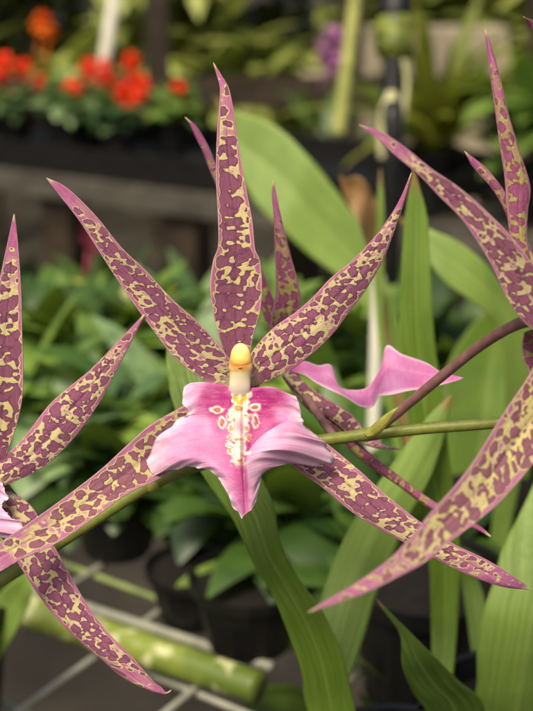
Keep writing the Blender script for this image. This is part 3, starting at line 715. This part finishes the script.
def foliage_strap(rnd, n, L, w, h):
    V, F, cols = [], [], []
    for i in range(n):
        az = rnd.uniform(0, 6.283)
        add_leaf(V, F, cols, (rnd.uniform(-.02,.02), rnd.uniform(-.02,.02), 0), az, rnd.uniform(.6, 1.4), L*rnd.uniform(.6, 1.2), w*rnd.uniform(.7, 1.2), rnd.uniform(.6, 1.9), tone_of(rnd), rnd, 8)
    return V, F, cols
def foliage_fine(rnd, n, L, w, h):
    V, F, cols = [], [], []
    for i in range(n):
        th = rnd.uniform(0, 6.283); r = h*.6*math.sqrt(rnd.random())*(1+.3*math.sin(3*th+n)); z = h*rnd.uniform(.05, 1)*(1-.4*(r/h)**2)
        add_leaf(V, F, cols, (r*math.cos(th), r*math.sin(th), z), rnd.uniform(0, 6.283), rnd.uniform(-.3, 1.1), L*rnd.uniform(.6, 1.3), w*rnd.uniform(.6, 1.2), rnd.uniform(.2, 1.2), tone_of(rnd), rnd, 3)
    return V, F, cols
def potted(kind, mat, loc, label, n, L, w, h, r=.055, ph=.09, seedv=1, name='potted_plant', cat='potted plant', group=None, pot=True):
    rnd = random.Random(seedv); t = thing(name, loc, label, cat, group)
    V, F, cols = kind(rnd, n, L, w, h); off = Vector((0, 0, ph*.9 if pot else 0))
    mesh_obj('foliage', [Vector(v)+off+Vector(loc) for v in V], F, mat, t, Vector(loc), None, cols)
    if pot: pot_mesh('pot', t, Vector(loc), Vector(loc), r, ph)
    return t
def head(rnd, c, r, n, mat, t, loc, name='flower_head'):
    V, F, cols = [], [], []
    for i in range(n):
        d = Vector((rnd.gauss(0, 1), rnd.gauss(0, 1), rnd.gauss(.3, 1))).normalized()
        el = math.asin(d.z); az = math.atan2(d.y, d.x)
        add_leaf(V, F, cols, c+d*r*.45*rnd.uniform(.3, 1), az, el, r*.7, r*.55, .8, 0, rnd, 3)
    bar(V, F, c, c+Vector((rnd.uniform(-.03,.03), 0, -.12)), .003, 5)
    return mesh_obj(name, V, F, mat, t, loc)

def on(px, py, z): return atZ(px, py, z)
zb = ZB+.004
mid = [  # kind, material, px, py(base on the bench), n, leaf L, w, h, label
 (foliage_broad, FO1, 18, 480, 60, .095, .05, .085, 'bushy mid green potted plant between the left flower and its upward petal'),
 (foliage_broad, FO3, 78, 510, 56, .085, .05, .08, 'blue green potted plant low behind the spotted petal that points up right'),
 (foliage_broad, FO1, 140, 490, 60, .09, .045, .085, 'light green ribbed leaf plant right behind the left sepal of the middle flower'),
 (foliage_broad, FO3, 205, 480, 56, .09, .05, .085, 'pale green leafy plant hidden partly behind the pink lip'),
 (foliage_broad, FO1, 105, 435, 70, .10, .055, .10, 'bright green plant at the centre of the left foliage'),
 (foliage_broad, FO2, 175, 425, 70, .10, .05, .095, 'dark green plant directly behind the lower half of the left petal'),
 (foliage_broad, FO2, 45, 430, 60, .10, .05, .09, 'dark leafy plant behind the left flower under the bench posts'),
 (foliage_broad, FO2, 225, 555, 54, .085, .04, .06, 'dark spreading plant below the point of the pink lip'),
 (foliage_broad, FO2, 125, 535, 54, .085, .04, .05, 'shaded plant under the stem between the long sepal and the black pots'),
 (foliage_broad, FO1, 330, 560, 50, .09, .04, .07, 'low green plant seen through the fork of the two pale leaves below the lip'),
 (foliage_broad, FO1, 250, 425, 60, .10, .05, .085, 'green plant glimpsed either side of the upright middle sepal'),
 (foliage_broad, FO1, 330, 480, 60, .10, .05, .09, 'green plant behind the pink lip of the back flower'),
 (foliage_broad, FO2, 290, 600, 40, .08, .045, .07, 'low dark plant in shade right of the long strap leaf'),
 (foliage_broad, FO2, 395, 640, 40, .08, .045, .07, 'dark low plant under the crossing of the two right sepals'),
 (foliage_broad, FO1, 310, 425, 60, .10, .05, .085, 'green plant showing between the back petal and the right petal'),
 (foliage_broad, FO2, 380, 440, 60, .10, .05, .10, 'shaded plant behind the upright leaf right of the centre'),
 (foliage_broad, FO2, 455, 450, 60, .10, .055, .09, 'dark plant behind the broad blurred leaf at right'),
 (foliage_broad, FO4, 140, 385, 50, .075, .035, .06, 'yellowish plant in the gap under the tip of the left petal'),
 (foliage_broad, FO3, 200, 375, 50, .075, .04, .06, 'greyish green plant against the dark under the bench, left of the upright sepal'),
 (foliage_broad, FO1, 70, 385, 50, .075, .04, .055, 'small green plant in the back row just right of the left flower'),
 (foliage_broad, FO2, 530, 480, 60, .10, .055, .1, 'dark plant at the right edge behind the mauve stalk'),
]
for i, (kd, mt, px, py, n, L, w, h, lab) in enumerate(mid):
    potted(kd, mt, on(px, py, zb), lab, int(n*1.05), L, w, h, .032, .036, 100+i)
# a red bromeliad and a pink spike under the back bench
BM = on(104, 345, zb)
t = potted(foliage_strap, FO2, BM, 'dark plant with crimson bracts below the tip of the left petal', 18, .10, .02, .08, .045, .05, 300, 'bromeliad', 'bromeliad')
rnd = random.Random(31)
for (px, py, r) in ((90,238,.014),(104,264,.020),(118,272,.016)):
    head(rnd, P(px, py, (BM-CAM).dot(FW)), r*1.2, 26, CRIM, t, BM, 'bract')

# back bench
ZK = .70
k0, k1 = atZ(0, 176, ZK), atZ(210, 203, ZK)
kd = (k1-k0); kd.z = 0; kd.normalize(); kn = Vector((-kd.y, kd.x, 0))
kb = thing('slatted_bench', Vector((k0.x, k0.y, 0)), 'long weathered timber bench carrying the red flowers in the background', 'bench'); ko = kb.location.copy()
for i in range(4):
    V = []; F = []; boxm(V, F, k0+kd*1.3+kn*(.075+i*.185)+Vector((0,0,-.012)), 5.4, .04, .024, kd, kn); mesh_obj('slat', V, F, WOOD, kb, ko, smooth=False)
V = []; F = []; boxm(V, F, k0+kd*1.3-kn*.012+Vector((0,0,-.020)), 5.4, .02, .022, kd, kn); mesh_obj('front_rail', V, F, WOOD, kb, ko, smooth=False)
V = []; F = []; boxm(V, F, k0+kd*1.3+kn*.69+Vector((0,0,-.045)), 5.4, .03, .07, kd, kn); mesh_obj('back_rail', V, F, WOOD, kb, ko, smooth=False)
for s in (-1.2, .16, .52, 1.5, 2.5, 3.7):
    for dn in (.04, .64):
        V = []; F = []; q = k0+kd*s+kn*dn; boxm(V, F, Vector((q.x, q.y, (ZK-.03)/2)), .085, .07, ZK-.03, kd, kn); mesh_obj('leg', V, F, DWOOD, kb, ko, smooth=False)
# black tray under the red flowers
tq = k0+kd*.35+kn*.30+Vector((0,0,.002)); V = []; F = []
boxm(V, F, tq+Vector((0,0,.01)), 1.5, .42, .014, kd, kn)
for s in (-1, 1):
    boxm(V, F, tq+kn*(s*.215)+Vector((0,0,.035)), 1.5, .012, .07, kd, kn); boxm(V, F, tq+kd*(s*.756)+Vector((0,0,.035)), .012, .43, .07, kd, kn)
tag(mesh_obj('nursery_tray', V, F, BLACKP, None, tq, smooth=False), 'long black nursery tray on the timber bench under the red flowers', 'tray')
DK = (k0-CAM).dot(FW)
blooms = [(-12, [(4,66,15),(-12,82,12)], RED, 'red flowering potted plant cut by the left edge, leftmost on the bench'),
          (24, [(22,70,12),(40,81,9)], RED, 'red flowering potted plant with a small dull bloom, second from the left edge'),
          (66, [(70,92,15)], RED, 'potted plant with one round red bloom just left of the white pole'),
          (100, [(89,70,12),(107,78,13),(104,66,9)], RED, 'potted plant with red blooms in a row at the foot of the white pole'),
          (134, [(131,63,12),(138,88,17),(124,97,14)], RED, 'potted plant with the largest tight bunch of red blooms'),
          (176, [(178,95,14)], RED, 'potted plant with a single red bloom, rightmost of the red ones'),
          (52, [(42,24,14),(50,33,9)], ORG, 'tall potted plant lifting an orange bloom above the red ones')]
for i, (px, hs, mt, lab) in enumerate(blooms):
    base = tq + kd*0; u = P(px, 140, DK+.18); 
    s = (Vector((u.x, u.y, 0))-Vector((tq.x, tq.y, 0))).dot(kd); loc = tq+kd*s+kn*(.02+(.12 if mt is ORG else (.05 if i % 2 else -.06)))+Vector((0,0,.018))
    t = potted(foliage_broad, FO1 if i % 2 else FO3, loc, lab, 46, .085, .05, .085, .05, .08, 400+i, 'flowering_plant', 'flowering plant', 'red flowers on the back bench')
    rnd = random.Random(500+i); dd = (loc-CAM).dot(FW)-.05
    for (hx, hy, hr) in hs: head(rnd, P(hx, hy, dd), hr*K*dd*.95, 60, mt, t, loc)
back = [  # s along bench, depth, kind, mat, L, w, h, label
 (1.02, .30, foliage_strap, FO4, .36, .04, .3, 'yellow green strap leaved plant just right of the red flowers'),
 (1.28, .22, foliage_broad, FO1, .14, .07, .24, 'broad leaved green plant on the bench behind the upright middle sepal'),
 (1.62, .28, foliage_broad, FO1, .15, .08, .26, 'large leaved green plant on the bench left of the tall pale cane'),
 (1.95, .18, foliage_broad, FO3, .14, .07, .22, 'leafy plant on the bench at the foot of the tall pale cane'),
 (2.30, .25, foliage_fine, FO1, .07, .035, .34, 'dense small leaved bush on the bench right of the dark post'),
 (2.62, .2, foliage_fine, FO1, .07, .035, .28, 'shorter small leaved bush on the bench above the right petal tip'),
 (2.95, .25, foliage_fine, FO1, .075, .04, .36, 'bright small leaved bush on the bench left of the tall right sepal'),
 (3.3, .2, foliage_fine, FO1, .075, .04, .34, 'bright small leaved bush on the bench at the right edge'),
 (-.45, .3, foliage_broad, FO2, .15, .07, .26, 'dark green plant on the bench beyond the left edge blooms'),
]
for i, (s, dn, kdn, mt, L, w, h, lab) in enumerate(back):
    loc = k0+kd*s+kn*dn+Vector((0,0,.002)); potted(kdn, mt, loc, lab, 60 if kdn is not foliage_fine else 420, L, w, h, .07, .11, 600+i)
# plants on the floor under the back bench
low = [(.30, foliage_strap, FO4, 'yellow green strap leaves under the bench between the two dark legs'), (-.25, foliage_broad, FO2, 'dark plant on the floor under the left end of the timber bench'),
       (.85, foliage_broad, FO3, 'grey green plant on the floor under the timber bench beside the upright sepal'), (1.9, foliage_broad, FO2, 'dark plant on the floor under the middle of the timber bench')]
for i, (s, kdn, mt, lab) in enumerate(low):
    loc = k0+kd*s+kn*.3; loc.z = .004; potted(kdn, mt, loc, lab, 30, .34 if kdn is foliage_strap else .16, .05, .3, .08, .14, 700+i)
# purple flower
loc = P(335, 120, DK+.7); loc.z = .004
t = potted(foliage_broad, FO2, loc, 'tall plant with violet flower head beyond the timber bench', 40, .16, .07, .8, .1, .2, 801, 'flowering_plant', 'flowering plant')
rnd = random.Random(77); dd = (loc-CAM).dot(FW)
for (hx, hy, hr) in ((334,46,15),(338,64,12),(328,58,11)): head(rnd, P(hx, hy, dd), hr*K*dd*1.3, 44, PUR, t, loc)
# tall pale cane, white pole, dark post
def pole(name, a, b, r0, r1, mat, label, cat, knots=()):
    return tag(tube(name, [a, a.lerp(b, .33), a.lerp(b, .66), b], [r0, r0*.67+r1*.33, r0*.33+r1*.67, r1], mat, None, a, 60, 14, knots), label, cat)
CANEP = plain('pale_cane', '#8a8f4a', '#a8a860', 25, .5)
a = P(341, 112, 2.2); b = P(358, -20, 2.2); e = (b-a); a2 = a-e*((a.z-ZK)/e.z) if False else a-e*.12
pole('tall_cane', P(338, 135, 2.2), P(368, -100, 2.2), .012, .011, CANEP, 'tall pale green cane standing upright left of the dark post', 'cane', ((.3,.01,.2),(.6,.01,.2)))
a = P(101, 82, DK+.05); a.z = max(a.z, ZK); pole('white_pole', P(100, 90, DK+.25), P(120, -40, DK+.25), .017, .017, WHITE, 'white plastic pole slanting up behind the red flowers', 'pole')
# dark post with plastic sleeve
pd = 1.55; pt_ = thing('post', P(388, 330, pd), 'dark post with a black cap and glassy green sleeve at top centre', 'post'); po = pt_.location.copy()
foot = P(388, 330, pd); foot.z = .0
tube('shaft', [foot, P(390, 205, pd), P(392, 110, pd), P(394, 45, pd)], [.014,.014,.013,.013], BLACKP, pt_, po, 30, 12)
SLEEVEM = plain('green_sleeve', '#34420e', '#8a9434', 45, .4, .5, 3.0)  # mottled opaque greens for the glassy plastic band
PALEB = plain('pale_sheath', '#a8a878', '#c8c49a', 40, .6)
tube('sleeve', [P(393, 60, pd-.002), P(394, 52, pd), P(394.5, 36, pd), P(395, 22, pd), P(395, 17, pd)], [.014,.0235,.024,.024,.02], SLEEVEM, pt_, po, 20, 18)
tube('cap', [P(395, 20, pd), P(395, 12, pd), P(395.5, 2, pd), P(396, -14, pd)], [.021,.022,.021,.02], BLACKP, pt_, po, 14, 18)
tube('sheath', [P(385, 160, pd-.016), P(387, 135, pd-.016), P(390, 112, pd-.015), P(392, 92, pd-.012)], [.008,.013,.013,.006], PALEB, pt_, po, 20, 12)
tube('wire_loop', [P(404, 60, pd-.01), P(407, 85, pd-.01), P(403, 120, pd-.01), P(398, 150, pd-.01)], [.003]*4, PALEB, pt_, po, 20, 8)
a = P(374, 410, .93); b = P(378, 275, .93)
pole('stake', a-(b-a)*1.2, b, .0052, .0048, WHITE, 'short white stake standing behind the back flower', 'stake')

# far side of the shade house
floor = mesh_obj('floor', [(-60,-60,0),(60,-60,0),(60,60,0),(-60,60,0)], [(0,1,2,3)], FLOOR); floor['kind'] = 'structure'
wl = P(410, 42, 5.6); V = []; F = []
for q in range(2):
    for c in range(4): boxm(V, F, Vector((wl.x-.28+q*.402+(.1 if c % 2 else 0), wl.y, .1+c*.202)), .396, .19, .196)
tag(mesh_obj('block_wall', V, F, WALLM, None, Vector((wl.x, wl.y, 0)), smooth=False), 'low pale concrete block wall in the far background right of centre', 'wall')
rnd = random.Random(5)
for i, x in enumerate((-1.95, -1.12, -.42, .33, 1.05, 1.9)):
    V = []; F = []; boxm(V, F, Vector((x, 5.0, 1.2)), .09, .09, 2.4)
    tag(mesh_obj('timber_post', V, F, DWOOD, None, Vector((x, 5, 0)), smooth=False),
        ('dark timber upright far behind, beyond the left edge', 'dark timber upright far behind at the far left above the red flowers', 'dark timber upright far behind, over the tip of the upright middle sepal', 'dark timber upright far behind the violet flower', 'dark timber upright far behind near the top right corner', 'dark timber upright far behind, beyond the right edge')[i], 'post', 'uprights of the shade house')
V = []; F = []; boxm(V, F, Vector((0, 5.06, .62)), 8, .03, .12)
tag(mesh_obj('cross_rail', V, F, DWOOD, None, Vector((0, 5.06, .62)), smooth=False), 'dark horizontal timber rail joining the far uprights', 'rail')
V, F, cols = [], [], []
for i in range(26000):
    x = rnd.uniform(-3.6, 3.6); y = rnd.uniform(6.1, 7.6); z = rnd.uniform(0, 2.0)
    if noise.noise((x*1.3, y*.8, z*1.6)) < -.34: continue
    tn = max(0, min(1, .45+.7*noise.noise((x*1.9+7, y, z*2.2))+rnd.gauss(0, .2)))
    add_leaf(V, F, cols, (x, y, z), rnd.uniform(0, 6.283), rnd.uniform(-.6, .9), rnd.uniform(.14, .30), rnd.uniform(.09, .16), .8, tn, rnd, 3)
h = mesh_obj('hedge', V, F, HED, None, Vector((0, 6.8, 0)), None, cols); h['kind'] = 'stuff'
h['label'] = 'sunlit tangle of greenery beyond the shade house posts'; h['category'] = 'hedge'
